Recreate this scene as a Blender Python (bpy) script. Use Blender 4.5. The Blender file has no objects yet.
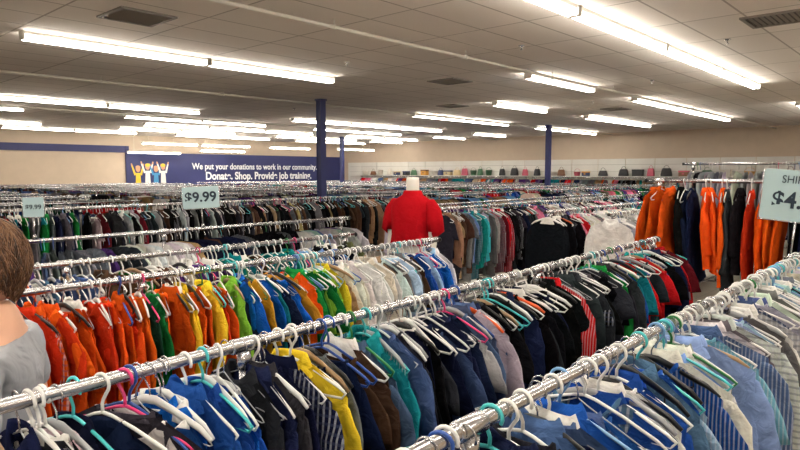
import bpy, math, random
import numpy as np
from mathutils import Vector, noise
rs = np.random.RandomState(7)
random.seed(7)
scene = bpy.context.scene
COL = scene.collection

CEIL = 3.45
WX, WY = 25.8, 28.1
X0, Y0 = -6.0, -6.0
RAIL = 1.30

def lin(c):
    c = np.array(c, float) / 255.0
    return np.where(c <= 0.04045, c / 12.92, ((c + 0.055) / 1.055) ** 2.4)

# ------------------------------------------------------------------ materials
def mat(name, rgb=(200, 200, 200), rough=0.6, metal=0.0, attr=False, bump=0.0, bscale=60, var=0.0, vscale=8, emit=None, estr=0, spec=None, bdist=.01):
    m = bpy.data.materials.new(name); m.use_nodes = True
    nt = m.node_tree; b = nt.nodes['Principled BSDF']
    b.inputs['Roughness'].default_value = rough
    b.inputs['Metallic'].default_value = metal
    if spec is not None: b.inputs['Specular IOR Level'].default_value = spec
    L = lin(rgb)
    b.inputs['Base Color'].default_value = (*L, 1)
    src = None
    if attr:
        a = nt.nodes.new('ShaderNodeAttribute'); a.attribute_name = 'Col'
        src = a.outputs['Color']
        nt.links.new(src, b.inputs['Base Color'])
    tc = nt.nodes.new('ShaderNodeTexCoord')
    if var > 0:
        n = nt.nodes.new('ShaderNodeTexNoise'); n.inputs['Scale'].default_value = vscale; n.inputs['Detail'].default_value = 4
        nt.links.new(tc.outputs['Object'], n.inputs['Vector'])
        mr = nt.nodes.new('ShaderNodeMapRange')
        mr.inputs['From Min'].default_value = 0.3; mr.inputs['From Max'].default_value = 0.7
        mr.inputs['To Min'].default_value = 1 - var; mr.inputs['To Max'].default_value = 1 + var
        nt.links.new(n.outputs['Fac'], mr.inputs['Value'])
        vm = nt.nodes.new('ShaderNodeVectorMath'); vm.operation = 'SCALE'
        if src is not None: nt.links.new(src, vm.inputs[0])
        else: vm.inputs[0].default_value = tuple(L)
        nt.links.new(mr.outputs['Result'], vm.inputs['Scale'])
        nt.links.new(vm.outputs[0], b.inputs['Base Color'])
    if bump > 0:
        n2 = nt.nodes.new('ShaderNodeTexNoise'); n2.inputs['Scale'].default_value = bscale; n2.inputs['Detail'].default_value = 3
        n2.inputs['Distortion'].default_value = .6
        nt.links.new(tc.outputs['Object'], n2.inputs['Vector'])
        bp = nt.nodes.new('ShaderNodeBump'); bp.inputs['Strength'].default_value = bump; bp.inputs['Distance'].default_value = bdist
        nt.links.new(n2.outputs['Fac'], bp.inputs['Height']); nt.links.new(bp.outputs['Normal'], b.inputs['Normal'])
    if emit is not None:
        b.inputs['Emission Color'].default_value = (*lin(emit), 1)
        b.inputs['Emission Strength'].default_value = estr
    return m

M_fab = mat('fabric_plain', rough=1.0, attr=True, bump=0.8, bscale=18, bdist=.025, var=0.12, vscale=14, spec=0.03)
def plaid(name, sc, amt, stripes=False):
    m = mat(name, rough=1.0, attr=True, spec=0.03, bump=.7, bscale=18, bdist=.025)
    nt = m.node_tree; b = nt.nodes['Principled BSDF']
    a = [n for n in nt.nodes if n.type == 'ATTRIBUTE'][0]; tc = [n for n in nt.nodes if n.type == 'TEX_COORD'][0]
    prev = a.outputs['Color']
    for k, ax in enumerate(['Y', 'Z']):
        if stripes and ax == 'Z': continue
        w = nt.nodes.new('ShaderNodeTexWave'); w.bands_direction = ax; w.inputs['Scale'].default_value = sc * (1 if k == 0 else 0.8)
        w.inputs['Distortion'].default_value = 0.4
        nt.links.new(tc.outputs['Object'], w.inputs['Vector'])
        gt = nt.nodes.new('ShaderNodeMath'); gt.operation = 'GREATER_THAN'; gt.inputs[1].default_value = 0.72
        nt.links.new(w.outputs['Fac'], gt.inputs[0])
        mr = nt.nodes.new('ShaderNodeMath'); mr.operation = 'MULTIPLY'; mr.inputs[1].default_value = amt
        nt.links.new(gt.outputs[0], mr.inputs[0])
        mx = nt.nodes.new('ShaderNodeMix'); mx.data_type = 'RGBA'
        nt.links.new(mr.outputs[0], mx.inputs['Factor'])
        nt.links.new(prev, mx.inputs[6]); mx.inputs[7].default_value = (0.6, 0.62, 0.68, 1) if k == 0 else (0.05, 0.06, 0.12, 1)
        prev = mx.outputs[2]
    nt.links.new(prev, b.inputs['Base Color'])
    return m
M_plaid = plaid('fabric_plaid', 17, 0.4)
M_stripe = plaid('fabric_stripe', 26, 0.35, True)
M_chrome = mat('chrome', (196, 196, 200), 0.25, 1.0)
M_plast = mat('hanger_plastic', rough=0.35, attr=True)
M_whitemetal = mat('white_enamel', (225, 222, 214), 0.5)
M_tube = mat('lamp_tube', (255, 255, 255), 0.5, emit=(255, 248, 235), estr=35)
M_blue = mat('blue_paint', (36, 42, 96), 0.55, var=0.06, vscale=2)
M_black = mat('black_plastic', (22, 22, 24), 0.5)

# ------------------------------------------------------------------ mesh tools
def build(name, parts, mats, loc=(0, 0, 0), parent=None, smooth=True, rot=0.0):
    """parts: list of (V, F, C or None, mi)"""
    nv = sum(len(p[0]) for p in parts); nf = sum(len(p[1]) for p in parts)
    V = np.concatenate([np.asarray(p[0], np.float32) for p in parts])
    off = 0; Fs = []; MI = []; Cs = []
    for p in parts:
        Fs.append(np.asarray(p[1], np.int32) + off); off += len(p[0])
        MI.append(np.full(len(p[1]), p[3], np.int32))
        c = np.ones((len(p[0]), 4), np.float32)
        if p[2] is not None: c[:, :3] = p[2]
        Cs.append(c)
    F = np.concatenate(Fs); MI = np.concatenate(MI); C = np.concatenate(Cs)
    me = bpy.data.meshes.new(name)
    me.vertices.add(nv); me.vertices.foreach_set('co', V.ravel())
    me.loops.add(nf * 4); me.loops.foreach_set('vertex_index', F.ravel())
    me.polygons.add(nf)
    me.polygons.foreach_set('loop_start', np.arange(0, nf * 4, 4, dtype=np.int32))
    me.polygons.foreach_set('material_index', MI)
    me.polygons.foreach_set('use_smooth', np.full(nf, smooth, dtype=bool))
    at = me.color_attributes.new('Col', 'FLOAT_COLOR', 'POINT')
    at.data.foreach_set('color', C.ravel())
    me.update(calc_edges=True)
    for m in mats: me.materials.append(m)
    ob = bpy.data.objects.new(name, me); COL.objects.link(ob)
    ob.location = loc; ob.rotation_euler = (0, 0, rot)
    if parent: ob.parent = parent
    return ob

def empty(name, loc=(0, 0, 0), rot=0.0):
    e = bpy.data.objects.new(name, None); COL.objects.link(e)
    e.location = loc; e.rotation_euler = (0, 0, rot); e.empty_display_size = 0.1
    return e

def tube(P, r, n=6, ref=(1, 0, 0), r2=None, cap=True):
    P = np.asarray(P, float); k = len(P)
    r = np.broadcast_to(np.asarray(r, float), (k,)).copy()
    r2 = r.copy() if r2 is None else np.broadcast_to(np.asarray(r2, float), (k,)).copy()
    T = np.gradient(P, axis=0); T /= np.linalg.norm(T, axis=1)[:, None] + 1e-12
    if cap:
        P = np.vstack([P[:1], P, P[-1:]]); T = np.vstack([T[:1], T, T[-1:]])
        r = np.r_[r[0] * .02, r, r[-1] * .02]; r2 = np.r_[r2[0] * .02, r2, r2[-1] * .02]; k += 2
    ref = np.asarray(ref, float)
    b = ref[None] - (T @ ref)[:, None] * T; b /= np.linalg.norm(b, axis=1)[:, None] + 1e-12
    nn = np.cross(T, b)
    a = np.arange(n) * 2 * math.pi / n
    V = P[:, None] + b[:, None] * (np.cos(a)[None, :, None] * r[:, None, None]) + nn[:, None] * (np.sin(a)[None, :, None] * r2[:, None, None])
    return V.reshape(-1, 3), gridF(k, n)

def gridF(k, n, closed=True):
    i = np.arange(k - 1)[:, None]; m = n if closed else n - 1
    j = np.arange(m)[None, :]; j2 = (j + 1) % n
    return np.stack(np.broadcast_arrays(i * n + j, i * n + j2, (i + 1) * n + j2, (i + 1) * n + j), -1).reshape(-1, 4)

def box(x0, x1, y0, y1, z0, z1):
    V = np.array([[x, y, z] for z in (z0, z1) for y in (y0, y1) for x in (x0, x1)], float)
    F = np.array([[0, 2, 3, 1], [4, 5, 7, 6], [0, 1, 5, 4], [2, 6, 7, 3], [0, 4, 6, 2], [1, 3, 7, 5]])
    return V, F

def rings(Z, RX, RY, n=24, p=2.4, oy=None, ox=None):
    a = np.arange(n) * 2 * math.pi / n
    ca, sa = np.cos(a), np.sin(a)
    cx = np.sign(ca) * np.abs(ca) ** (2 / p); sy = np.sign(sa) * np.abs(sa) ** (2 / p)
    k = len(Z); V = np.zeros((k, n, 3))
    for i in range(k):
        V[i, :, 0] = cx * RX[i] + (ox[i] if ox is not None else 0)
        V[i, :, 1] = sy * RY[i] + (oy[i] if oy is not None else 0)
        V[i, :, 2] = Z[i]
    return V.reshape(-1, 3), gridF(k, n)

def merge(*parts):
    V = []; F = []; o = 0
    for v, f in parts:
        V.append(v); F.append(np.asarray(f) + o); o += len(v)
    return np.concatenate(V), np.concatenate(F)

# ------------------------------------------------------------------ garment templates
def garment(hi, kind, seed):
    r = np.random.RandomState(seed)
    nu = 36 if hi else 10; nt = 15 if hi else 4
    sn = {'tee': .36, 'shirt': .34, 'wide': .62, 'tank': .5, 'coat': .34}[kind]
    wt = {'tee': .218, 'shirt': .22, 'wide': .19, 'tank': .17, 'coat': .228}[kind]
    L = {'tee': .74, 'shirt': .84, 'wide': .68, 'tank': .66, 'coat': .86}[kind]
    Tm = {'coat': .030, 'shirt': .016}.get(kind, .011)
    th = np.arange(nu) * 2 * math.pi / nu + math.pi / nu
    s = np.cos(th); sg = np.sin(th); A = np.abs(s); side = np.sign(sg)
    ztop = np.where(A > sn, -.076 - .070 * (A - sn) / (1 - sn) - (.02 if kind in('wide',) else 0),
                    -.076 - np.where(sg > 0, .075, .018) * (1 - (A / sn) ** 2) - (.02 if kind in ('wide',) else 0))
    V = np.zeros((nt, nu, 3)); ph = r.rand(6) * 6.28
    for i in range(nt):
        t = (i / (nt - 1)) ** 1.5
        w = wt * (1 + .04 * min(1, t * 5) + .04 * t)
        T0 = np.where(A > sn, .006, .024)
        k = min(1, t * 6); k = k * k * (3 - 2 * k)
        T = T0 * (1 - k) + Tm * k
        y = s * w
        x = side * T * (np.abs(sg) ** .55)
        if i > 0:
            am = .014 * min(1, t * 2.5 + .12)
            x = x + am * np.sin(s * 6 + ph[0] + 1.5 * t) + am * .5 * np.sin(s * 13 + ph[1]) + am * .35 * side * np.sin(s * 9 + ph[2] + 3 * t)
            y = y + .012 * t * np.sin(ph[3] + 5 * t)
        z = ztop * (1 - t) + (-L + .02 * np.sin(s * 4 + ph[4])) * t
        V[i, :, 0] = x; V[i, :, 1] = y; V[i, :, 2] = z
    parts = [(V.reshape(-1, 3), gridF(nt, nu))]
    if kind in ('tee', 'shirt', 'coat', 'wide'):
        for q in (-1, 1):
            if kind in ('tee', 'wide'):
                P = [(0, .165, -.155), (0, .200, -.183), (0, .224, -.235), (.004, .242, -.30), (.004, .252, -.36)]; ra = [.015, .038, .060, .068, .074]
            else:
                P = [(0, .165, -.160), (0, .200, -.188), (.0, .222, -.25), (.006, .234, -.36), (.008, .236, -.5), (.004, .228, -.66), (0, .222, -.7)]; ra = [.015, .040, .056, .056, .05, .044, .038]
            P = np.array(P, float); P[:, 1] *= q * wt / .218
            rx = np.interp(np.arange(len(P)), [0, 1, 3], [.004, .008, Tm * .8 + .003])
            if not hi: P = P[[0, 2, -1]]; ra = [ra[0], ra[2], ra[-1]]; rx = rx[[0, 2, -1]]
            else:
                m = 13 if kind in ('shirt', 'coat') else 8
                u = np.linspace(0, len(P) - 1, m); ra = np.interp(u, np.arange(len(P)), ra); rx = np.interp(u, np.arange(len(rx)), rx)
                P = np.stack([np.interp(u, np.arange(len(P)), P[:, c]) for c in range(3)], 1)
                P[2:, 0] += .006 * np.sin(u[2:] * 2 + ph[5]); ra = ra * (1 + .04 * np.sin(u * 5 + ph[2])); rx = rx * (1 + .10 * np.sin(u * 5 + ph[1]))
            v, f = tube(P, rx, 12 if hi else 5, r2=np.array(ra) * .9, cap=hi)
            parts.append((v, f))
    V, F = merge(*parts)
    extra = None
    if hi:
        ry = sn * wt * 1.02; n = 20; a = np.arange(n) * 2 * math.pi / n
        cz = np.where(np.sin(a) > 0, -.05 * np.sin(a) ** 2, -.006)
        rows = []
        if kind in ('shirt', 'coat'):
            for (dr, dz) in ((-.004, -.02), (-.006, .026), (.0, .036), (.008, .012), (.018, -.032)):
                rows.append(np.stack([(.026 + dr) * np.sin(a), (ry * .85 + dr * 1.6) * np.cos(a), -.082 + cz + dz], 1))
        else:
            for (dr, dz) in ((-.005, -.006), (-.003, .009), (.004, .009), (.006, -.010)):
                rows.append(np.stack([(.024 + dr) * np.sin(a), (ry + dr) * np.cos(a), -.080 + cz * 1.3 + dz - (.02 if kind == 'wide' else 0)], 1))
        extra = (np.concatenate(rows), gridF(len(rows), n))
    return V, F, extra

KINDS = ['tee', 'shirt', 'wide', 'tank', 'coat']
GH = {k: [garment(True, k, 10 + i) for i in range(6)] for k in KINDS}
GL = {k: [garment(False, k, 40 + i) for i in range(3)] for k in KINDS}

def hook_path(r=.025, hi=True):
    n = 12 if hi else 5
    a = np.radians(np.linspace(205, -50, n)); cz = .0165 + .004 - r
    P = [(0, r * math.cos(t), cz + r * math.sin(t)) for t in a]
    P += [(0, .004, cz - r - .012), (0, 0, cz - r - .022), (0, 0, -.075)]
    return np.array(P)
def hanger(style, hi):
    hk = tube(hook_path(hi=hi), .0042 if hi else .0036, 6 if hi else 3)
    if style != 'tube': hk = tube(hook_path(hi=hi), .0024, 5 if hi else 3)
    if not hi:
        return hk, None
    arms = []
    if style == 'tube':
        P = [(0, 0, -.072), (0, .03, -.078), (0, .10, -.102), (0, .185, -.138), (0, .208, -.152), (0, .195, -.168), (0, .1, -.168), (0, 0, -.168), (0, -.1, -.168), (0, -.195, -.168), (0, -.208, -.152), (0, -.185, -.138), (0, -.10, -.102), (0, -.03, -.078), (0, 0, -.072)]
        arms.append(tube(P, .0044, 6))
    elif style == 'flat':
        P = [(0, -.205, -.150), (0, -.17, -.125), (0, -.08, -.092), (0, -.02, -.074), (0, .02, -.074), (0, .08, -.092), (0, .17, -.125), (0, .205, -.150)]
        arms.append(tube(P, .0045, 6, r2=[.006, .009, .011, .013, .013, .011, .009, .006]))
        for q in (-1, 1):
            arms.append(tube([(0, q * .13, -.108), (0, q * .13, -.135), (0, q * .1, -.15), (0, 0, -.152)], .003, 5))
    else:
        P = [(0, 0, -.07), (0, .03, -.085), (0, .19, -.150), (0, .2, -.158), (0, .19, -.162), (0, 0, -.162), (0, -.19, -.162), (0, -.2, -.158), (0, -.19, -.150), (0, -.03, -.085), (0, 0, -.07)]
        arms.append(tube(P, .0018, 5))
    return hk, merge(*arms)
HH = {s: hanger(s, True) for s in ('tube', 'flat', 'wire')}
HL = {s: hanger(s, False) for s in ('tube', 'wire')}

PAL = {k: lin(v) for k, v in dict(
    white=(226, 224, 220), cream=(208, 198, 178), ltgrey=(160, 162, 166), grey=(100, 102, 108), char=(44, 46, 52), black=(18, 18, 21),
    navy=(24, 30, 56), blue=(34, 74, 152), royal=(24, 94, 184), sky=(112, 158, 204), ltblue=(156, 184, 216), denim=(72, 94, 134), teal=(24, 120, 128), aqua=(70, 186, 192),
    green=(26, 116, 54), dkgreen=(22, 60, 42), lime=(120, 170, 56), yellow=(220, 180, 44), mustard=(184, 134, 42), orange=(216, 82, 24), rorange=(200, 54, 24),
    red=(176, 24, 30), maroon=(92, 22, 32), pink=(206, 114, 142), hot=(216, 50, 116), purple=(84, 52, 116), brown=(78, 54, 42), tan=(152, 124, 94), olive=(80, 80, 52), lav=(144, 134, 182)).items()}
HW = lin((236, 236, 234))
HCOL = [('white', 'tube', .44), ('white', 'flat', .07), ('black', 'flat', .09), ('ltgrey', 'wire', .13), ('ltgrey', 'flat', .06), ('aqua', 'tube', .06), ('hot', 'tube', .035), ('sky', 'tube', .03), ('orange', 'flat', .01), ('blue', 'tube', .025), ('tan', 'flat', .03), ('green', 'tube', .01)]
HP = np.array([h[2] for h in HCOL]); HP /= HP.sum()

GENERIC = ['black', 'black', 'char', 'navy', 'grey', 'brown', 'maroon', 'white', 'cream', 'ltgrey', 'denim', 'red', 'pink', 'teal', 'green', 'sky', 'tan', 'purple', 'olive', 'blue', 'dkgreen']

def make_rack(loc, length, zr, segs, level, spacing, rot=0.0, seed=0, kinds=None, name='clothing_rack', fill_from=0.03, pat=(.07, .04), drop=.3):
    if length < .9: return None
    r = np.random.RandomState(seed)
    hi = level == 'hi'
    root = empty(name, (loc[0], loc[1], 0), rot)
    fr = []
    def addf(p, mi=0): fr.append((p[0], p[1], None, mi))
    ns = 14 if hi else 6
    addf(tube([(-.02, 0, zr), (length + .02, 0, zr)], .0165, ns, ref=(0, 0, 1)))
    npost = max(2, int(round(length / 1.9)) + 1)
    for i in range(npost):
        px = .10 + (length - .20) * i / (npost - 1)
        addf(tube([(px, 0, .06), (px, 0, zr - .012)], .0155, ns, ref=(1, 0, 0)))
        addf(tube([(px - .045, 0, zr), (px - .04, 0, zr), (px + .04, 0, zr), (px + .045, 0, zr)], [.019, .0225, .0225, .019], ns, ref=(0, 0, 1)))
        addf(tube([(px, 0, zr - .07), (px, 0, zr - .018)], .021, ns))
        addf(tube([(px, -.24, .045), (px, .24, .045)], .0155, ns, ref=(0, 0, 1)))
        for q in (-1, 1):
            addf(tube([(px, q * .22, 0.0), (px, q * .22, .045)], [.022, .014], 8), 1)
    addf(tube([(.10, 0, .13), (length - .10, 0, .13)], .012, ns, ref=(0, 0, 1)))
    for q, xx in ((-1, -.02), (1, length + .02)):
        addf(tube([(xx, 0, zr), (xx + q * .012, 0, zr)], [.0195, .017], ns, ref=(0, 0, 1)), 1)
    build('frame', fr, [M_chrome, M_black], parent=root)
    G = GH if hi else GL; H = HH if hi else HL
    gp = []; hp = []
    x = fill_from; cur = None; left = 0; ph = r.rand(4) * 6.28
    kindlist = kinds or ['tee', 'shirt', 'wide', 'tee', 'shirt', 'coat', 'tank']
    while x < length - fill_from:
        pal = None
        if isinstance(segs[0], tuple):
            for (xe, p) in segs:
                if x < xe: pal = p; break
        if pal is not None:
            cname = pal[r.randint(len(pal))]
        else:
            gen = GENERIC if isinstance(segs[0], tuple) else segs
            if left <= 0:
                cur = gen[r.randint(len(gen))]; left = r.randint(3, 13)
            left -= 1; cname = cur if r.rand() > .15 else gen[r.randint(len(gen))]
        base = PAL[cname] * (0.66 + .55 * r.rand()) * (1 + .08 * r.randn(3)); base = np.clip(base, .004, .76)
        yaw = math.radians(8 * math.sin(x * 3.1 + ph[0]) + 5 * math.sin(x * 9.3 + ph[1]) + 4.0 * r.randn())
        lean = math.radians(3 * math.sin(x * 4.1 + ph[2]) + 2.0 * r.randn())
        roll = math.radians(2.4 * r.randn())
        kd = kindlist[r.randint(len(kindlist))]
        tpl = G[kd][r.randint(len(G[kd]))]
        sc = np.array([.75 + .5 * r.rand(), .86 + .22 * r.rand(), .80 + .38 * r.rand()])
        if r.rand() < .5: sc[0] *= -1
        cy, sy = math.cos(yaw), math.sin(yaw); cl, sl = math.cos(lean), math.sin(lean); cr, sr = math.cos(roll), math.sin(roll)
        R = np.array([[cy, -sy, 0], [sy, cy, 0], [0, 0, 1]]) @ np.array([[cl, 0, -sl], [0, 1, 0], [sl, 0, cl]]) @ np.array([[1, 0, 0], [0, cr, -sr], [0, sr, cr]])
        dy = .008 * r.randn(); p = r.rand(4) * 6.28; wk = r.rand(3)
        T = np.array([x, 0, zr])
        def put(V, s=None, dz=0, warp=False):
            W = V * s if s is not None else V.copy(); W[:, 2] += dz
            if warp:
                lo = np.clip((-.09 - W[:, 2]) * 9, 0, 1)
                W[:, 0] += lo * (.008 * np.sin(W[:, 1] * 20 + p[0] + W[:, 2] * 6) + .004 * np.sin(W[:, 1] * 45 + p[1] - W[:, 2] * 12))
                W[:, 2] += lo * .008 * np.sin(W[:, 1] * 18 + p[2]) - lo * .03 * wk[0] * np.abs(W[:, 1]) / .2
                W[:, 1] *= 1 - .09 * wk[1] * lo
            W[:, 1] += dy
            return W @ R.T + T
        dz = -.002 - (.045 * r.rand() if hi and r.rand() < drop else 0)
        V = tpl[0].copy(); V[:, 2] = np.where(V[:, 2] < -.16, -.16 + (V[:, 2] + .16) * sc[2], V[:, 2])
        s2 = np.array([sc[0], sc[1], 1.0])
        mi = 0; u = r.rand()
        if kd in ('shirt', 'tee') and u < pat[0]: mi = 1
        elif u > 1 - pat[1]: mi = 2
        F = tpl[1]
        if sc[0] < 0: F = F[:, ::-1]
        gp.append((put(V, s2, dz, hi), F, base, mi))
        if tpl[2] is not None:
            F2 = tpl[2][1]
            if sc[0] < 0: F2 = F2[:, ::-1]
            cc = base * (.75 + .6 * r.rand())
            if r.rand() < .12: cc = PAL['white']
            gp.append((put(tpl[2][0], s2, dz, hi), F2, np.clip(cc, 0, .8), 0))
        h = HCOL[r.choice(len(HCOL), p=HP)]
        hc = HW if h[0] == 'white' else PAL[h[0]]
        if hi:
            hk, arms = H[h[1]]
            flip = np.array([1, 1 if r.rand() < .8 else -1, 1])
            if h[1] == 'tube':
                v, f = merge(hk, arms); hp.append((put(v, flip), f, hc, 0))
            else:
                hp.append((put(hk[0], flip), hk[1], np.array([.6, .6, .6]), 1)); hp.append((put(arms[0], flip), arms[1], hc, 0))
        else:
            hk, _ = H['tube' if h[1] == 'tube' else 'wire']
            hp.append((put(hk[0]), hk[1], hc, 1 if h[1] != 'tube' else 0))
        x += spacing * (.35 + 1.3 * r.rand())
        if r.rand() < .04: x += spacing * 1.6
    build('garments', gp, [M_fab, M_plaid, M_stripe], parent=root)
    build('hangers', hp, [M_plast, M_chrome], parent=root)
    return root

# ---- near block A
XS = -0.9
def seg(l, x0=XS): return [(a - x0, p) for a, p in l]
make_rack((XS, .695), 5.5, RAIL, seg([(1.0, ['ltblue', 'white', 'denim']), (1.2, ['char', 'navy', 'denim', 'black']), (1.5, ['denim', 'blue', 'denim', 'navy']), (2.0, ['denim', 'blue', 'ltblue', 'blue', 'sky', 'white']), (2.5, ['ltblue', 'sky', 'denim', 'ltgrey', 'white']), (2.9, ['ltgrey', 'ltblue', 'white', 'grey', 'denim']),
          (3.6, ['grey', 'white', 'ltblue', 'ltgrey', 'white', 'denim', 'ltgrey']), (9, ['white', 'ltgrey', 'navy', 'sky', 'orange', 'grey', 'white'])]), 'hi', .046, seed=1, kinds=['shirt', 'shirt', 'shirt', 'tee'], pat=(.32, .08), drop=.35)
make_rack((XS, 1.443), 5.6, RAIL, seg([(.68, ['char', 'navy', 'white', 'grey']), (.98, ['royal', 'blue', 'royal', 'navy']), (1.15, ['navy', 'navy', 'royal', 'char']), (1.22, ['yellow', 'navy', 'navy']), (1.85, ['char', 'navy', 'black', 'grey', 'brown', 'navy', 'denim', 'black', 'teal', 'black']),
          (2.2, ['grey', 'denim', 'ltgrey', 'char', 'navy']), (2.75, ['black', 'black', 'char', 'black', 'navy']), (2.92, ['red', 'maroon', 'black']), (3.5, ['char', 'black', 'navy', 'grey', 'char']), (3.75, ['green', 'dkgreen', 'char']), (9, ['navy', 'char', 'white', 'blue', 'grey', 'maroon', 'black', 'red', 'teal'])]),
          'hi', .035, seed=2, pat=(.05, .02), rot=math.radians(2.4), kinds=['tee', 'shirt', 'wide', 'tee', 'shirt', 'tank'])
make_rack((XS, 2.86), 4.45, RAIL, seg([(1.32, ['orange', 'rorange', 'orange', 'rorange', 'orange']), (1.48, ['green', 'green', 'dkgreen', 'orange']), (1.74, ['orange', 'rorange', 'yellow', 'orange']), (2.1, ['royal', 'yellow', 'teal', 'lime', 'royal', 'yellow', 'mustard', 'navy']), (2.2, ['yellow', 'orange', 'mustard']), (2.45, ['green', 'green', 'yellow', 'lime', 'white']),
          (2.95, ['white', 'white', 'cream', 'tan', 'white']), (3.2, ['grey', 'ltblue', 'white', 'brown']), (3.5, ['royal', 'sky', 'blue', 'ltblue', 'white']), (9, ['sky', 'white', 'char'])]), 'hi', .030, seed=3, kinds=['tee', 'tee', 'wide', 'shirt'], pat=(.02, .0))
make_rack((XS, 3.60), 4.3, RAIL, GENERIC, 'hi', .048, seed=4)
pairs = [(4.95, 5.7), (8.0, 8.7), (9.9, 10.5), (11.9, 12.6), (13.9, 14.6), (15.9, 16.6), (17.9, 18.6), (20.2, 20.9), (22.9, 23.6), (25.0, 25.7)]
DARK = ['black', 'char', 'navy', 'brown', 'grey', 'maroon', 'tan', 'olive', 'ltgrey', 'denim', 'purple', 'white']
sd = 10
for a, b in pairs:
    for y in (a, b):
        sd += 1
        xs = max(-.4, .2 * y - .6)
        if y == 8.0:
            make_rack((xs, y), 8.7 - xs, RAIL + .06, [(1.2, ['red', 'maroon', 'black', 'navy']), (2.0, ['green', 'teal', 'navy', 'grey']), (4.0, ['black', 'brown', 'char', 'maroon', 'ltgrey']), (9, ['brown', 'char', 'black', 'tan', 'grey', 'black'])], 'hi', .05, seed=77, kinds=['coat', 'shirt', 'tee'], pat=(.02, .01))
        elif y != 5.7:
            make_rack((xs, y), (8.7 if y == 8.7 else 4.6) - xs, RAIL + (.03 if y > 8 else 0), DARK if sd % 3 else GENERIC, 'lo', .05, seed=sd)
        bx = 9.9 if 8 <= y < 11.5 else 6.2
        if y == 4.95:
            make_rack((6.2, y), 6.5, RAIL + .03, seg([(6.7, ['grey', 'tan', 'char', 'brown']), (6.95, ['teal', 'aqua', 'sky']), (7.2, ['grey', 'ltgrey']), (7.5, ['red', 'pink', 'maroon']), (8.2, ['black', 'char', 'navy', 'black']), (8.6, ['maroon', 'grey', 'pink'])], 6.2), 'hi', .05, seed=sd + 100, kinds=['coat', 'shirt', 'tee'])
        else:
            make_rack((bx, y), 12.8 - bx, RAIL + .02, GENERIC if y < 9 else DARK, 'lo', .048, seed=sd + 100)
        make_rack((14.6, y), 9.6, RAIL + .02, GENERIC, 'lo', .062, seed=sd + 200)
S6 = {2.88: seg([(7.6, ['white', 'ltgrey', 'white', 'white']), (8.6, ['white', 'sky', 'ltgrey', 'white'])], 6.7),
      3.6: seg([(7.0, ['black', 'char', 'maroon', 'black']), (7.25, ['maroon', 'pink', 'red']), (9.0, ['white', 'white', 'ltgrey'])], 6.5)}
for k, y in enumerate((2.88, 3.6)):
    make_rack((6.6 if k == 0 else 6.5, y), 6.2, RAIL + .03, S6[y], 'hi', .05, seed=300 + k, kinds=['shirt', 'shirt', 'tee'], pat=(0, 0))
    make_rack((14.6, y), 9.6, RAIL + .02, GENERIC, 'lo', .062, seed=310 + k)
# tall racks running across
make_rack((5.75, .30), 1.85, 1.72, [(.30, ['black', 'orange']), (.5, ['orange', 'tan']), (.75, ['char', 'black', 'grey', 'navy']), (1.05, ['orange', 'orange', 'rorange']), (1.2, ['black', 'navy', 'char']), (1.38, ['orange', 'tan', 'orange']), (1.6, ['black', 'navy']), (9, ['orange', 'orange'])], 'hi', .072, rot=math.pi / 2, seed=400, kinds=['coat', 'shirt', 'coat'], pat=(0, 0), drop=.1)
make_rack((8.3, .9), 1.75, 1.90, ['ltgrey', 'grey', 'char', 'denim', 'ltgrey'], 'lo', .05, rot=math.pi / 2, seed=401, kinds=['coat', 'shirt'])
# clothes along the far wall
yy = 3.6
k = 0
while yy < 26:
    make_rack((WX - .75, yy), 3.5, 1.56, ['red', 'white', 'black', 'pink', 'denim', 'tan', 'grey', 'purple', 'teal', 'navy', 'cream', 'orange'], 'lo', .06, rot=math.pi / 2, seed=500 + k); yy += 3.75; k += 1

# ------------------------------------------------------------------ room shell
M_floor = mat('floor_tile', (150, 140, 126), 0.35)
def ceil_mat():
    m = mat('ceiling_tile', (200, 192, 182), 0.9)
    nt = m.node_tree; b = nt.nodes['Principled BSDF']; tc = [n for n in nt.nodes if n.type == 'TEX_COORD'][0]
    br = nt.nodes.new('ShaderNodeTexBrick'); br.offset = 0; br.inputs['Scale'].default_value = 1
    br.inputs['Brick Width'].default_value = 1.22; br.inputs['Row Height'].default_value = .61
    br.inputs['Mortar Size'].default_value = .012; br.inputs['Mortar Smooth'].default_value = .1; br.inputs['Bias'].default_value = 0
    br.inputs['Color1'].default_value = (*lin((240, 231, 223)), 1); br.inputs['Color2'].default_value = (*lin((233, 224, 216)), 1)
    br.inputs['Mortar'].default_value = (*lin((182, 171, 162)), 1)
    nt.links.new(tc.outputs['Object'], br.inputs['Vector'])
    n = nt.nodes.new('ShaderNodeTexNoise'); n.inputs['Scale'].default_value = 60
    nt.links.new(tc.outputs['Object'], n.inputs['Vector'])
    mx = nt.nodes.new('ShaderNodeMix'); mx.data_type = 'RGBA'; mx.blend_type = 'MULTIPLY'; mx.inputs['Factor'].default_value = .10
    nt.links.new(br.outputs['Color'], mx.inputs[6]); nt.links.new(n.outputs['Fac'], mx.inputs[7])
    nt.links.new(mx.outputs[2], b.inputs['Base Color'])
    bp = nt.nodes.new('ShaderNodeBump'); bp.inputs['Strength'].default_value = .3; bp.inputs['Distance'].default_value = .02
    nt.links.new(br.outputs['Fac'], bp.inputs['Height']); bp.invert = True
    nt.links.new(bp.outputs['Normal'], b.inputs['Normal'])
    return m
def simple(name, bx, m, smooth=False):
    v, f = box(*bx); return build(name, [(v, f, None, 0)], [m], smooth=smooth)
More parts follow.
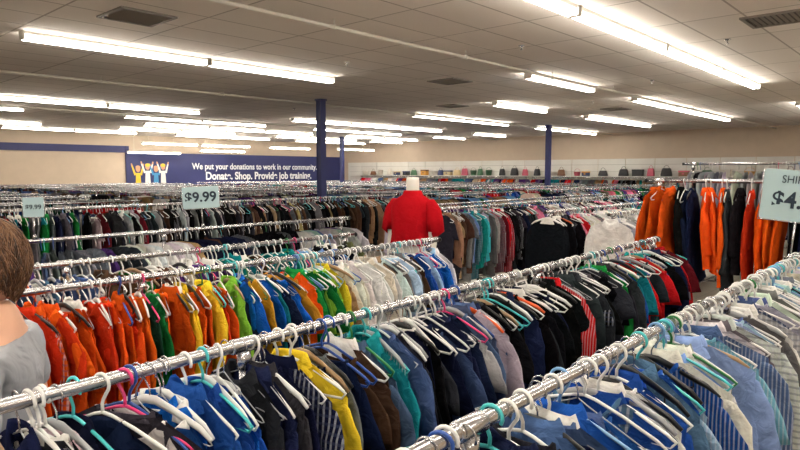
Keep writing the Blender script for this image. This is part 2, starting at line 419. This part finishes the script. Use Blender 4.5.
def floor_mat():
    m = M_floor; nt = m.node_tree; b = nt.nodes['Principled BSDF']; tc = [n for n in nt.nodes if n.type == 'TEX_COORD'][0]
    br = nt.nodes.new('ShaderNodeTexBrick'); br.offset = 0; br.inputs['Scale'].default_value = 1
    br.inputs['Brick Width'].default_value = .305; br.inputs['Row Height'].default_value = .305; br.inputs['Mortar Size'].default_value = .003
    br.inputs['Color1'].default_value = (*lin((190, 182, 168)), 1); br.inputs['Color2'].default_value = (*lin((180, 172, 158)), 1); br.inputs['Mortar'].default_value = (*lin((120, 112, 104)), 1)
    nt.links.new(tc.outputs['Object'], br.inputs['Vector']); nt.links.new(br.outputs['Color'], b.inputs['Base Color'])
    return m
simple('floor', (X0, WX, Y0, WY, -.1, 0), floor_mat())
simple('ceiling', (X0, WX, Y0, WY, CEIL, CEIL + .1), ceil_mat())
M_wall = mat('wall_beige', (202, 184, 164), 0.85, var=.03, vscale=3)
M_slat = mat('wall_panel_white', (228, 226, 220), 0.6, var=.03, vscale=2)
simple('wall_north', (X0, WX, WY, WY + .15, 0, CEIL), M_wall)
simple('wall_east', (WX, WX + .15, Y0, WY, 0, CEIL), M_wall)
simple('wall_south', (X0, WX, Y0 - .15, Y0, 0, CEIL), M_wall)
simple('wall_west', (X0 - .15, X0, Y0, WY, 0, CEIL), M_wall)
simple('baseboard_north', (X0, WX, WY - .02, WY, 0, .12), M_black)
simple('baseboard_east', (WX - .02, WX, Y0, WY, 0, .12), M_black)
simple('trim_1', (12.6, WX - .04, WY - .05, WY - .005, .12, 2.68), M_blue)
simple('trim_2', (X0, 12.6, WY - .08, WY - .005, 2.66, 2.96), M_blue)
simple('trim_3', (12.45, 12.6, WY - .1, WY - .005, .12, 2.96), M_blue)
pp = []
y = -4.0
while y < 27.5:
    v, f = box(WX - .035, WX - .005, y, y + 1.19, .12, 2.35); pp.append((v, f, None, 0)); y += 1.22
for z in np.arange(.3, 2.3, .3):
    v, f = box(WX - .038, WX - .03, -4, 27.5, z, z + .012); pp.append((v, f, None, 1))
build('trim_4', pp, [M_slat, mat('slat_groove', (165, 162, 156), .6)], smooth=False)

# text helper
def text(s, size, m, parent, loc, rot, offset=0.0, extrude=.002, align='CENTER', sx=1.0):
    cu = bpy.data.curves.new('lettering', 'FONT'); cu.body = s; cu.size = size; cu.align_x = align; cu.align_y = 'CENTER'
    cu.offset = offset; cu.extrude = extrude
    cu.materials.append(m); o = bpy.data.objects.new('lettering', cu); COL.objects.link(o)
    o.parent = parent; o.location = loc; o.rotation_euler = rot; o.scale = (sx, 1, 1)
    return o
M_white = mat('sign_white', (240, 242, 244), 0.6)
ban = empty('wall_banner', (20.0, WY - .06, 1.7))
text('We put your donations to work in our community.', .43, M_white, ban, (-.35, 0, .36), (math.pi / 2, 0, 0), .008, sx=.88)
text('Donate. Shop. Provide job training.', .53, M_white, ban, (-.2, 0, -.12), (math.pi / 2, 0, 0), .016, sx=.90)
fp = []; fm = [mat('print_%d' % i, c, .7) for i, c in enumerate([(226, 190, 60), (230, 230, 226), (70, 140, 190), (200, 150, 120), (60, 140, 80)])]
def disc(cx, cz, rx, rz, mi, yy):
    n = 16; a = np.arange(n) * 2 * math.pi / n
    V = np.concatenate([np.stack([cx + rx * k * np.cos(a), np.full(n, yy), cz + rz * k * np.sin(a)], 1) for k in (1, .01)])
    fp.append((V, gridF(2, n), None, mi))
def limb(p, q, w, mi, yy):
    p = np.array(p); q = np.array(q); d = q - p; nrm = np.array([-d[1], d[0]]) / np.linalg.norm(d) * w
    c = [p + nrm, q + nrm * .6, q - nrm * .6, p - nrm]
    fp.append((np.array([[a[0], yy, a[1]] for a in c]), np.array([[0, 1, 2, 3]]), None, mi))
for i, cx in enumerate((-7.0, -6.55, -6.15, -5.8)):
    h = .1 * (i % 2) - .05; sh = [0, 1, 2, 1][i]; yy = -.002 * (i + 1)
    limb((cx, -.9), (cx, .1 + h), .16, sh, yy)
    limb((cx - .13, .0 + h), (cx - .27, .42 + h), .05, sh, yy); limb((cx + .13, .0 + h), (cx + .24, .4 + h), .05, sh, yy)
    limb((cx - .27, .42 + h), (cx - .3, .53 + h), .04, 3, yy); limb((cx + .24, .4 + h), (cx + .27, .52 + h), .04, 3, yy)
    disc(cx, .28 + h, .11, .14, 3, yy - .003); disc(cx, .36 + h, .115, .08, 0 if i % 2 else 3, yy - .004)
build('artwork', fp, fm, parent=ban, smooth=False)

# ------------------------------------------------------------------ columns
for (cx, cy) in ((9.4, 11.0), (19.9, 11.0), (19.9, 21.8)):
    parts = [(*box(-.07, .07, -.07, .07, 0, CEIL), None, 0), (*box(-.12, .12, -.12, .12, 0, .04), None, 0), (*box(-.10, .10, -.10, .10, CEIL - .03, CEIL), None, 0)]
    for q in (-1, 1):
        parts.append((*box(-.08, .08, q * .07 - .008, q * .07 + .008, .04, CEIL - .03), None, 0))
    build('support_column', parts, [M_blue], loc=(cx, cy, 0), smooth=False)

# ------------------------------------------------------------------ lights
def fixture(x, y, L=2.42, drop=0.0):
    z = CEIL - drop
    P = []
    prof = [(-.065, 0), (-.055, -.035), (-.025, -.06), (.025, -.06), (.055, -.035), (.065, 0)]
    V = np.array([[xx, a, b] for xx in (0.01, L - .01) for a, b in prof], float)
    P.append((V, gridF(2, 6), None, 0))
    for xx in (0.01, L - .03):
        P.append((*box(xx, xx + .02, -.07, .07, -.10, 0), None, 0))
    if drop > 0:
        for xx in (.3, L - .3): P.append((*tube([(xx, 0, 0), (xx, 0, drop)], .006, 6), None, 0))
    for q in (-1, 1):
        P.append((*tube([(.03, q * .034, -.085), (L - .03, q * .034, -.085)], .019, 8, ref=(0, 0, 1)), None, 1))
    build('fluorescent_light', P, [M_whitemetal, M_tube], loc=(x, y, z), smooth=False)
rows = {  # fixtures near and behind the camera are unseen, added for illumination
    -3.0: [-4, -1.5, 3, 8, 14, 20], 0.3: [-4, -1.55, .9, 3.35, 8.5, 14, 19],
    3.0: [-4, -1.5, 1.0, 3.45, 5.9, 8.35, 10.8, 17.2, 19.65], 5.5: [-3.5, -1.0, 9.2, 13.7, 16.15, 18.6],
    8.3: [2.5, 4.95, 12.4, 17.2, 19.65], 11.6: [-3, 13.3, 15.75, 20.0, 22.5],
    15.4: [-1, 4.0, 6.45, 12.0, 14.45, 16.9, 21.5], 18.0: [3, 8.0, 10.45, 15.0, 17.4, 22],
    20.6: [0, 9.8, 12.25, 14.7, 19.0, 21.5], 23.0: [5, 10, 12.45, 17, 19.5, 23], 25.4: [1, 6.9, 9.35, 13.5, 15.95, 20, 22.5]}
for yy, l in rows.items():
    for xx in l: fixture(xx, yy)
for (xx, yy, dd) in ((11.4, 24.2, .45), (14.0, 24.2, .45), (17.5, 24.2, .45), (11.8, 26.4, .75), (20.0, 22.2, .5), (15.2, 26.4, .6)):
    fixture(xx, yy, drop=dd)

# pipes
M_pipe = mat('pipe_white', (214, 208, 198), .5)
for yy in (5.15, 11.2, 17.0):
    P = [(*tube([(X0, 0, CEIL - .09), (WX - .02, 0, CEIL - .09)], .022, 8, ref=(0, 0, 1)), None, 0)]
    for xx in np.arange(-5, 25, 2.4):
        P.append((*tube([(xx, 0, CEIL - .07), (xx, 0, CEIL)], .006, 6), None, 0))
        P.append((*tube([(xx - .02, 0, CEIL - .09), (xx + .02, 0, CEIL - .09)], .029, 8, ref=(0, 0, 1)), None, 0))
    build('sprinkler_pipe', P, [M_pipe], loc=(0, yy, 0))
M_grille = mat('grille_dark', (60, 54, 50), .7)
M_vent = mat('vent_metal', (120, 112, 104), .5)
for (vx, vy) in ((3.12, 6.62), (7.8, 1.6), (9.1, 7.05), (12.5, 9.6), (16, 6.9)):
    P = []
    for a in ((-.3, .3, -.3, -.26), (-.3, .3, .26, .3), (-.3, -.26, -.26, .26), (.26, .3, -.26, .26)):
        P.append((*box(a[0], a[1], a[2], a[3], -.02, 0), None, 0))
    for i in range(9):
        yv = -.22 + i * .055
        V = np.array([[-.26, yv - .012, -.002], [.26, yv - .012, -.002], [.26, yv + .012, -.016], [-.26, yv + .012, -.016]])
        P.append((V, np.array([[0, 1, 2, 3]]), None, 0))
    P.append((*box(-.26, .26, -.26, .26, -.0015, -.0005), None, 1))
    build('air_vent', P, [M_vent, M_grille], loc=(vx, vy, CEIL), smooth=False)
for (sx, sy) in ((6.35, 1.7), (8.6, 2.3), (3.3, 4.2), (7.2, 4.4), (11.5, 4.3), (6.5, 7.0), (10.2, 13), (14, 6.6)):
    P = [(*tube([(0, 0, 0), (0, 0, -.006), (0, 0, -.012)], [.04, .04, .02], 12), None, 0), (*tube([(0, 0, 0), (0, 0, -.05)], .009, 8), None, 0), (*tube([(0, 0, -.055), (0, 0, -.058)], .022, 10), None, 0)]
    build('sprinkler_head', P, [M_chrome], loc=(sx, sy, CEIL))

# ------------------------------------------------------------------ price signs
M_sign = mat('sign_card', (176, 202, 208), .6); M_txt = mat('sign_ink', (24, 44, 62), .6)
def price_sign(x, y, zc, w, h, yaw, lines, zr=RAIL, tilt=0.0):
    root = empty('price_sign', (x, y, zr + .0168), yaw); root.rotation_euler = (0, tilt, yaw)
    zc = zc - zr
    v, f = rings([-.004, -.004, .004, .004], [.001, w / 2, w / 2, .001], [.001, h / 2, h / 2, .001], 64, 24)
    V = np.stack([v[:, 0], v[:, 2], v[:, 1] + zc], 1)
    build('card', [(V, f, None, 0)], [M_sign], parent=root, smooth=False)
    e = w / 2 + .004; fr = []
    for a in (((-e, 0, zc - h / 2 - .004), (e, 0, zc - h / 2 - .004)), ((-e, 0, zc - h / 2), (-e, 0, zc + h / 2)), ((e, 0, zc - h / 2), (e, 0, zc + h / 2))):
        fr.append((*tube(a, .003, 6, ref=(0, 1, 0)), None, 0))
    fr.append((*tube([(0, 0, .0), (0, 0, zc - h / 2)], .005, 8, ref=(0, 1, 0)), None, 0))
    fr.append((*tube([(0, 0, 0), (0, 0, .03)], [.018, .010], 10, ref=(0, 1, 0)), None, 0))
    build('holder', fr, [M_chrome], parent=root)
    for (s, size, dx, dz, off, sx) in lines:
        text(s, size, M_txt, root, (dx, -.006, zc + dz), (math.pi / 2, 0, 0), off, .001, sx=sx)
price_sign(3.98, .697, 1.650, .36, .28, math.radians(-79), [('SHIRTS', .060, -.015, .086, .0, .85), ('$4.99', .125, .0, -.03, .0028, .92)], tilt=math.radians(5))
price_sign(2.86, 4.95, 1.56, .31, .19, math.radians(-40), [('$9.99', .12, 0, 0, .003, 1)], tilt=math.radians(-3))
price_sign(1.52, 4.95, 1.53, .13, .14, math.radians(-22), [('$9.99', .045, 0, 0, .001, 1)])

# ------------------------------------------------------------------ mannequin
man = empty('mannequin', (4.10, 3.58, 0), math.radians(-84))
M_man = mat('mannequin_white', (230, 226, 218), .45); M_redshirt = mat('red_knit', (168, 16, 26), .95, bump=.6, bscale=18, bdist=.02, var=.08, spec=.05)
Z = [1.755, 1.753, 1.72, 1.65, 1.61, 1.585, 1.555, 1.51, 1.45, 1.38, 1.30, 1.22, 1.14, 1.06, .98, .90, .83, .80, .80]
RX = [.001, .05, .055, .055, .062, .10, .165, .19, .185, .172, .158, .145, .152, .172, .186, .182, .15, .10, .001]
RY = [.001, .05, .055, .057, .062, .075, .088, .10, .112, .118, .112, .103, .103, .11, .118, .12, .10, .07, .001]
v, f = rings(Z, RX, RY, 32, 2.3, oy=[0, 0, 0, 0, 0, 0, 0, 0, -.008, -.014, -.008, 0, 0, 0, .006, .01, .004, 0, 0])
parts = [(v, f, None, 0)]
for q in (-1, 1):
    parts.append((*tube([(q * .14, 0, 1.53), (q * .18, 0, 1.50), (q * .205, 0, 1.44), (q * .218, -.005, 1.34), (q * .222, -.01, 1.22), (q * .222, -.03, 1.10), (q * .215, -.05, 1.0)], [.03, .05, .048, .043, .037, .032, .028], 14, ref=(0, 1, 0)), None, 0))
build('torso', parts, [M_man], parent=man)
Z = [1.625, 1.64, 1.625, 1.60, 1.585, 1.55, 1.51, 1.45, 1.38, 1.30, 1.25, 1.20, 1.17, 1.165]
RX = [.062, .068, .08, .088, .115, .18, .208, .205, .195, .19, .186, .19, .194, .185]
RY = [.062, .068, .08, .084, .094, .108, .125, .142, .150, .148, .144, .148, .152, .144]
v, f = rings(Z, RX, RY, 48, 2.3)
a = np.arctan2(v[:, 1], v[:, 0]); lo = np.clip((1.5 - v[:, 2]) / .4, 0, 1)
k = 1 + .07 * lo * np.sin(a * 9 + v[:, 2] * 6) + .03 * lo * np.sin(a * 5 + 1); v[:, 0] *= k; v[:, 1] *= k
parts = [(v, f, None, 0)]
for q in (-1, 1):
    parts.append((*tube([(q * .12, 0, 1.53), (q * .175, 0, 1.515), (q * .215, 0, 1.46), (q * .235, -.003, 1.38), (q * .243, -.006, 1.29), (q * .240, -.006, 1.29)], [.03, .064, .072, .074, .078, .06], 16, ref=(0, 1, 0), cap=False), None, 0))
build('polo_shirt', parts, [M_redshirt], parent=man)
build('stand', [(*tube([(0, 0, .02), (0, 0, .82)], .014, 12), None, 0), (*tube([(0, 0, 0), (0, 0, .008), (0, 0, .02)], [.17, .17, .14], 32), None, 0)], [M_chrome], parent=man)

# ------------------------------------------------------------------ skin-modifier helper
def skin(name, V, E, R, m, parent, sub=2, root=0):
    me = bpy.data.meshes.new(name); me.from_pydata([tuple(map(float, p)) for p in V], E, []); me.update()
    o = bpy.data.objects.new(name, me); COL.objects.link(o)
    o.modifiers.new('s', 'SKIN')
    sv = me.skin_vertices[0].data
    for i, r in enumerate(R):
        sv[i].radius = (r, r) if not isinstance(r, tuple) else r
        sv[i].use_root = (i == root)
    sb = o.modifiers.new('b', 'SUBSURF'); sb.levels = sub; sb.render_levels = sub
    dg = bpy.context.evaluated_depsgraph_get()
    nm = bpy.data.meshes.new_from_object(o.evaluated_get(dg)); nm.name = name
    bpy.data.objects.remove(o)
    o = bpy.data.objects.new(name, nm); COL.objects.link(o); o.parent = parent
    nm.materials.clear(); nm.materials.append(m)
    for p in nm.polygons: p.use_smooth = True
    return o

# ------------------------------------------------------------------ shopper
per = empty('person', (.505, 2.01, 0), math.radians(58)); per.scale = (.965, .965, .965)
M_skin = mat('skin', (214, 164, 136), .55, var=.04, vscale=20)
M_tshirt = mat('tshirt_grey', (164, 166, 172), .95, bump=.8, bscale=10, bdist=.04, var=.05, spec=.05); M_jean = mat('jeans', (50, 62, 92), .9, var=.15, vscale=30)
M_hair = mat('hair_brown', (104, 72, 48), .5, bump=.5, bscale=120, var=.35, vscale=60); M_shoe = mat('shoe', (40, 40, 44), .6)
V = [(0, 0, .93), (0, 0, 1.08), (0, .005, 1.22), (0, 0, 1.335), (0, -.012, 1.41), (0, .0, 1.50)]
R = [(.15, .11), (.13, .10), (.145, .105), (.12, .09), (.06, .058), (.054, .056)]
E = [(0, 1), (1, 2), (2, 3), (3, 4), (4, 5)]
for q in (-1, 1):
    b = len(V)
    V += [(q * .165, -.005, 1.335), (q * .225, -.02, 1.20), (q * .245, -.035, 1.09), (q * .225, .10, 1.10), (q * .20, .205, 1.13)]
    R += [.06, .048, .041, .038, .027]
    E += [(3, b), (b, b + 1), (b + 1, b + 2), (b + 2, b + 3), (b + 3, b + 4)]
    c = len(V)
    V += [(q * .095, 0, .82), (q * .10, .005, .66), (q * .10, .015, .48), (q * .10, -.015, .30), (q * .10, -.025, .11)]
    R += [.092, .08, .058, .055, .038]
    E += [(0, c), (c, c + 1), (c + 1, c + 2), (c + 2, c + 3), (c + 3, c + 4)]
body = skin('body', V, E, R, M_skin, per)
body.data.materials.append(M_jean)
for p in body.data.polygons:
    if p.center.z < .97: p.material_index = 1
V = [(0, 0, .90), (0, 0, .98), (0, 0, 1.10), (0, .005, 1.22), (0, 0, 1.325), (0, -.01, 1.385), (0, -.008, 1.42)]
R = [(.165, .128), (.165, .125), (.155, .12), (.162, .12), (.135, .104), (.078, .072), (.066, .064)]
E = [(i, i + 1) for i in range(6)]
for q in (-1, 1):
    b = len(V)
    V += [(q * .17, -.005, 1.335), (q * .222, -.018, 1.22), (q * .242, -.028, 1.14)]; R += [.07, .066, .064]
    E += [(4, b), (b, b + 1), (b + 1, b + 2)]
ts = skin('t_shirt', V, E, R, M_tshirt, per)
for vv in ts.data.vertices:
    c = vv.co.copy(); d = noise.noise(Vector((c.x * 9, c.y * 9, c.z * 5))) * .014
    vv.co = c + vv.normal * d
for q in (-1, 1):
    w = np.array([q * .20, .205, 1.13]); d = np.array([-q * .1, .98, .12]); d /= np.linalg.norm(d)
    up = np.array([0, -.1, 1.0]); up -= up.dot(d) * d; up /= np.linalg.norm(up); n = np.cross(d, up) * q
    V = [w, w + d * .045]; R = [(.024, .02), (.030, .017)]; E = [(0, 1)]
    for i, (off, ln) in enumerate(((.030, .072), (.011, .08), (-.009, .075), (-.028, .058))):
        b = len(V); k0 = w + d * .088 + up * off
        V += [k0, k0 + d * ln * .42 - n * .006, k0 + d * ln * .68 - n * .022, k0 + d * ln * .80 - n * .042]; R += [.0105, .009, .0082, .0068]
        E += [(1, b), (b, b + 1), (b + 1, b + 2), (b + 2, b + 3)]
    b = len(V); V += [w + d * .03 + up * .028 - n * .008, w + d * .055 + up * .05 - n * .02, w + d * .082 + up * .058 - n * .03]; R += [.013, .0105, .008]
    E += [(0, b), (b, b + 1), (b + 1, b + 2)]
    skin('hand', V, E, R, M_skin, per)
    build('shoe', [(*tube([(q * .1, -.09, .045), (q * .1, -.05, .05), (q * .103, .03, .05), (q * .107, .10, .04), (q * .11, .16, .032), (q * .112, .18, .03)], [.03, .045, .045, .036, .03, .018], 14, ref=(0, 0, 1), r2=[.025, .038, .042, .048, .042, .02]), None, 0)], [M_shoe], parent=per)
# head
hd = empty('head_group', (0, .02, 1.585), math.radians(10)); hd.parent = per; hd.scale = (1.0, 1.0, 1.03)
n, kk = 48, 36
lat = np.linspace(-math.pi / 2 + .01, math.pi / 2 - .01, kk); lon = np.arange(n) * 2 * math.pi / n
LA, LO = np.meshgrid(lat, lon, indexing='ij')
ux = np.cos(LA) * np.cos(LO); uy = np.cos(LA) * np.sin(LO); uz = np.sin(LA)
def headshape(ux, uy, uz):
    x = ux * .076; y = uy * .096; z = uz * .118
    jaw = np.clip(-uz, 0, 1)
    x = x * (1 - .30 * jaw); y = y * (1 - .12 * jaw) + .012 * jaw - .006 * np.clip(uz, 0, 1)
    front = np.clip(uy, 0, 1)
    g = lambda cx, cz, sx, sz: np.exp(-((x - cx) / sx) ** 2 - ((z - cz) / sz) ** 2) * front
    y = y + .022 * g(0, -.022, .011, .017) + .010 * g(0, .0, .008, .022)
    for q in (-1, 1):
        y = y - .012 * g(q * .031, .006, .016, .012) + .005 * g(q * .03, .026, .02, .008) + .003 * g(q * .038, -.03, .018, .018)
    y = y + .005 * g(0, -.058, .022, .005) + .006 * g(0, -.066, .018, .005) - .005 * g(0, -.062, .02, .002) + .008 * g(0, -.098, .02, .014)
    return x, y, z
x, y, z = headshape(ux, uy, uz)
build('face', [(np.stack([x, y, z], -1).reshape(-1, 3), gridF(kk, n), None, 0)], [M_skin], parent=hd)
M_eye = mat('eye_white', (235, 232, 226), .2); M_iris = mat('iris', (62, 44, 30), .2); M_lip = mat('lips', (176, 100, 92), .5)
def ell(c, r3, m=16, kq=12):
    la = np.linspace(-math.pi / 2 + .02, math.pi / 2 - .02, kq); lo_ = np.arange(m) * 2 * math.pi / m
    A, B = np.meshgrid(la, lo_, indexing='ij')
    return np.stack([c[0] + r3[0] * np.cos(A) * np.cos(B), c[1] + r3[1] * np.cos(A) * np.sin(B), c[2] + r3[2] * np.sin(A)], -1).reshape(-1, 3), gridF(kq, m)
for q in (-1, 1):
    build('eye', [(*ell((q * .031, .072, .005), (.0125, .011, .009)), None, 0), (*ell((q * .031, .0808, .005), (.005, .003, .005)), None, 1)], [M_eye, M_iris], parent=hd)
    E1 = tube([(q * .075, -.002, -.028), (q * .083, -.010, -.02), (q * .088, -.018, .0), (q * .088, -.016, .016), (q * .082, -.004, .024), (q * .077, .004, .016)], [.006, .0055, .005, .005, .005, .004], 8)
    build('ear', [(*E1, None, 0), (*ell((q * .079, -.005, -.002), (.005, .012, .022)), None, 0)], [M_skin], parent=hd)
    build('eyebrow', [(*tube([(q * .014, .090, .022), (q * .03, .088, .027), (q * .048, .074, .022)], [.003, .003, .0015], 6), None, 0)], [M_hair], parent=hd)
build('mouth', [(*tube([(-.024, .082, -.060), (-.01, .094, -.057), (.01, .094, -.057), (.024, .082, -.060)], [.001, .004, .004, .001], 8, ref=(0, 0, 1)), None, 0), (*tube([(-.022, .082, -.062), (-.008, .093, -.067), (.008, .093, -.067), (.022, .082, -.062)], [.001, .0045, .0045, .001], 8, ref=(0, 0, 1)), None, 0)], [M_lip], parent=hd)
def cover(ux, uy, uz):
    line = np.where(uy < 0, .10 + .95 * uy, .10 + .45 * uy)
    return 1 / (1 + np.exp(-(uz - line) * 22))
c = cover(ux, uy, uz); s = .93 + c * .22
nz = np.array([[noise.noise(Vector((ux[i, j] * 5, uy[i, j] * 5, uz[i, j] * 3))) for j in range(n)] for i in range(kk)])
s = s + c * .08 * nz
build('hair', [(np.stack([x * s, y * s - .004, z * s + .004 * c], -1).reshape(-1, 3), gridF(kk, n), None, 0)], [M_hair], parent=hd)
M_hair2 = mat('hair_brown_light', (132, 96, 66), .45); M_hair3 = mat('hair_brown_dark', (62, 42, 30), .5)
sp = []
for i in range(2600):
    lo_ = random.uniform(0, 2 * math.pi); la = random.uniform(-.5, 1.5); P = []
    sp0 = random.uniform(-.7, .7); lift = random.uniform(1.13, 1.24)
    for t in range(8):
        a, b, cc = math.cos(la) * math.cos(lo_), math.cos(la) * math.sin(lo_), math.sin(la)
        ln = .10 + .95 * b if b < 0 else .10 + .45 * b
        if cc < ln - .14: break
        hx, hy, hz = headshape(np.array([a]), np.array([b]), np.array([cc]))
        P.append((hx[0] * lift, hy[0] * lift - .004, hz[0] * lift)); la -= .10; lo_ += sp0 * .12
        lift += .004
    if len(P) > 2: sp.append((*tube(P, np.linspace(.0022, .0007, len(P)), 4, ref=(.3, .2, .9)), None, random.choice([0, 0, 1, 2])))
build('hair_strands', sp, [M_hair, M_hair2, M_hair3], parent=hd)

# ------------------------------------------------------------------ shelf of goods along the far wall
SZ = 1.62
sh = []
sh.append((*box(WX - .42, WX - .04, 4, 27, SZ - .025, SZ), None, 0))
for yy in np.arange(4.2, 27, 1.22):
    V = np.array([[WX - .04, yy, SZ - .025], [WX - .40, yy, SZ - .025], [WX - .40, yy, SZ - .05], [WX - .04, yy, SZ - .26]]); V2 = V + [0, .015, 0]
    sh.append((np.vstack([V, V2]), np.array([[0, 1, 2, 3], [7, 6, 5, 4], [0, 4, 5, 1], [1, 5, 6, 2], [2, 6, 7, 3], [3, 7, 4, 0]]), None, 0))
build('display_shelf', sh, [M_slat], smooth=False)
gc = [(150, 60, 50), (200, 180, 140), (60, 70, 110), (210, 150, 60), (120, 84, 60), (220, 214, 204), (70, 110, 80), (190, 90, 110), (40, 40, 44)]
GM = [mat('goods_%d' % i, c, .6, var=.1) for i, c in enumerate(gc)]
yy = 4.6
while yy < 26.6:
    k = random.random(); m = random.choice(GM); xx = WX - .23
    w = random.uniform(.13, .22); h = random.uniform(.2, .36)
    if k < .4:
        v, f = rings([0, 0, h * .15, h * .8, h, h], [.001, .085, .095, .075, .05, .001], [.001, w, w * 1.05, w * .85, w * .7, .001], 20, 4)
        P = [(v, f, None, 0)]
        a = np.linspace(0, math.pi, 9); P.append((*tube(np.stack([np.zeros(9), w * .5 * np.cos(a), h * .95 + .13 * np.sin(a)], 1), .008, 6), None, 0))
        build('handbag', P, [m], loc=(xx, yy, SZ + .001))
    elif k < .7:
        v, f = rings([0, 0, h * .8, h * .8, h * .79, .02, .02], [.001, .10, .14, .146, .125, .09, .001], [.001, w * .8, w, w * 1.03, w * .95, w * .7, .001], 24, 3)
        a = np.linspace(0, math.pi, 11)
        P = [(v, f, None, 0), (*tube(np.stack([np.zeros(11), w * np.cos(a), h * .78 + .14 * np.sin(a)], 1), .007, 6), None, 0)]
        build('wicker_basket', P, [m], loc=(xx, yy, SZ + .001))
    else:
        P = [(*box(-.13, .13, -w, w, 0, h * .85), None, 0), (*box(-.137, .137, -w - .007, w + .007, h * .65, h * .88), None, 1), (*box(-.14, -.13, -.04, .04, h * .3, h * .5), None, 1)]
        build('storage_box', P, [m, random.choice(GM)], loc=(xx, yy, SZ + .001), smooth=False)
    yy += 2 * w + random.uniform(.06, .5)

# ------------------------------------------------------------------ world + camera
w = bpy.data.worlds.new('World'); scene.world = w; w.use_nodes = True
w.node_tree.nodes['Background'].inputs['Color'].default_value = (.6, .6, .62, 1); w.node_tree.nodes['Background'].inputs['Strength'].default_value = .3
cam = bpy.data.cameras.new('camera'); co = bpy.data.objects.new('camera', cam); COL.objects.link(co)
co.location = (0, 0, 1.8); co.rotation_euler = (math.radians(90 - 4.9), 0, math.radians(42.3 - 90))
cam.sensor_width = 36; cam.lens = 27.9; cam.clip_start = .02; cam.clip_end = 200
scene.camera = co
scene.view_settings.view_transform = 'Standard'
scene.view_settings.exposure = 0.0
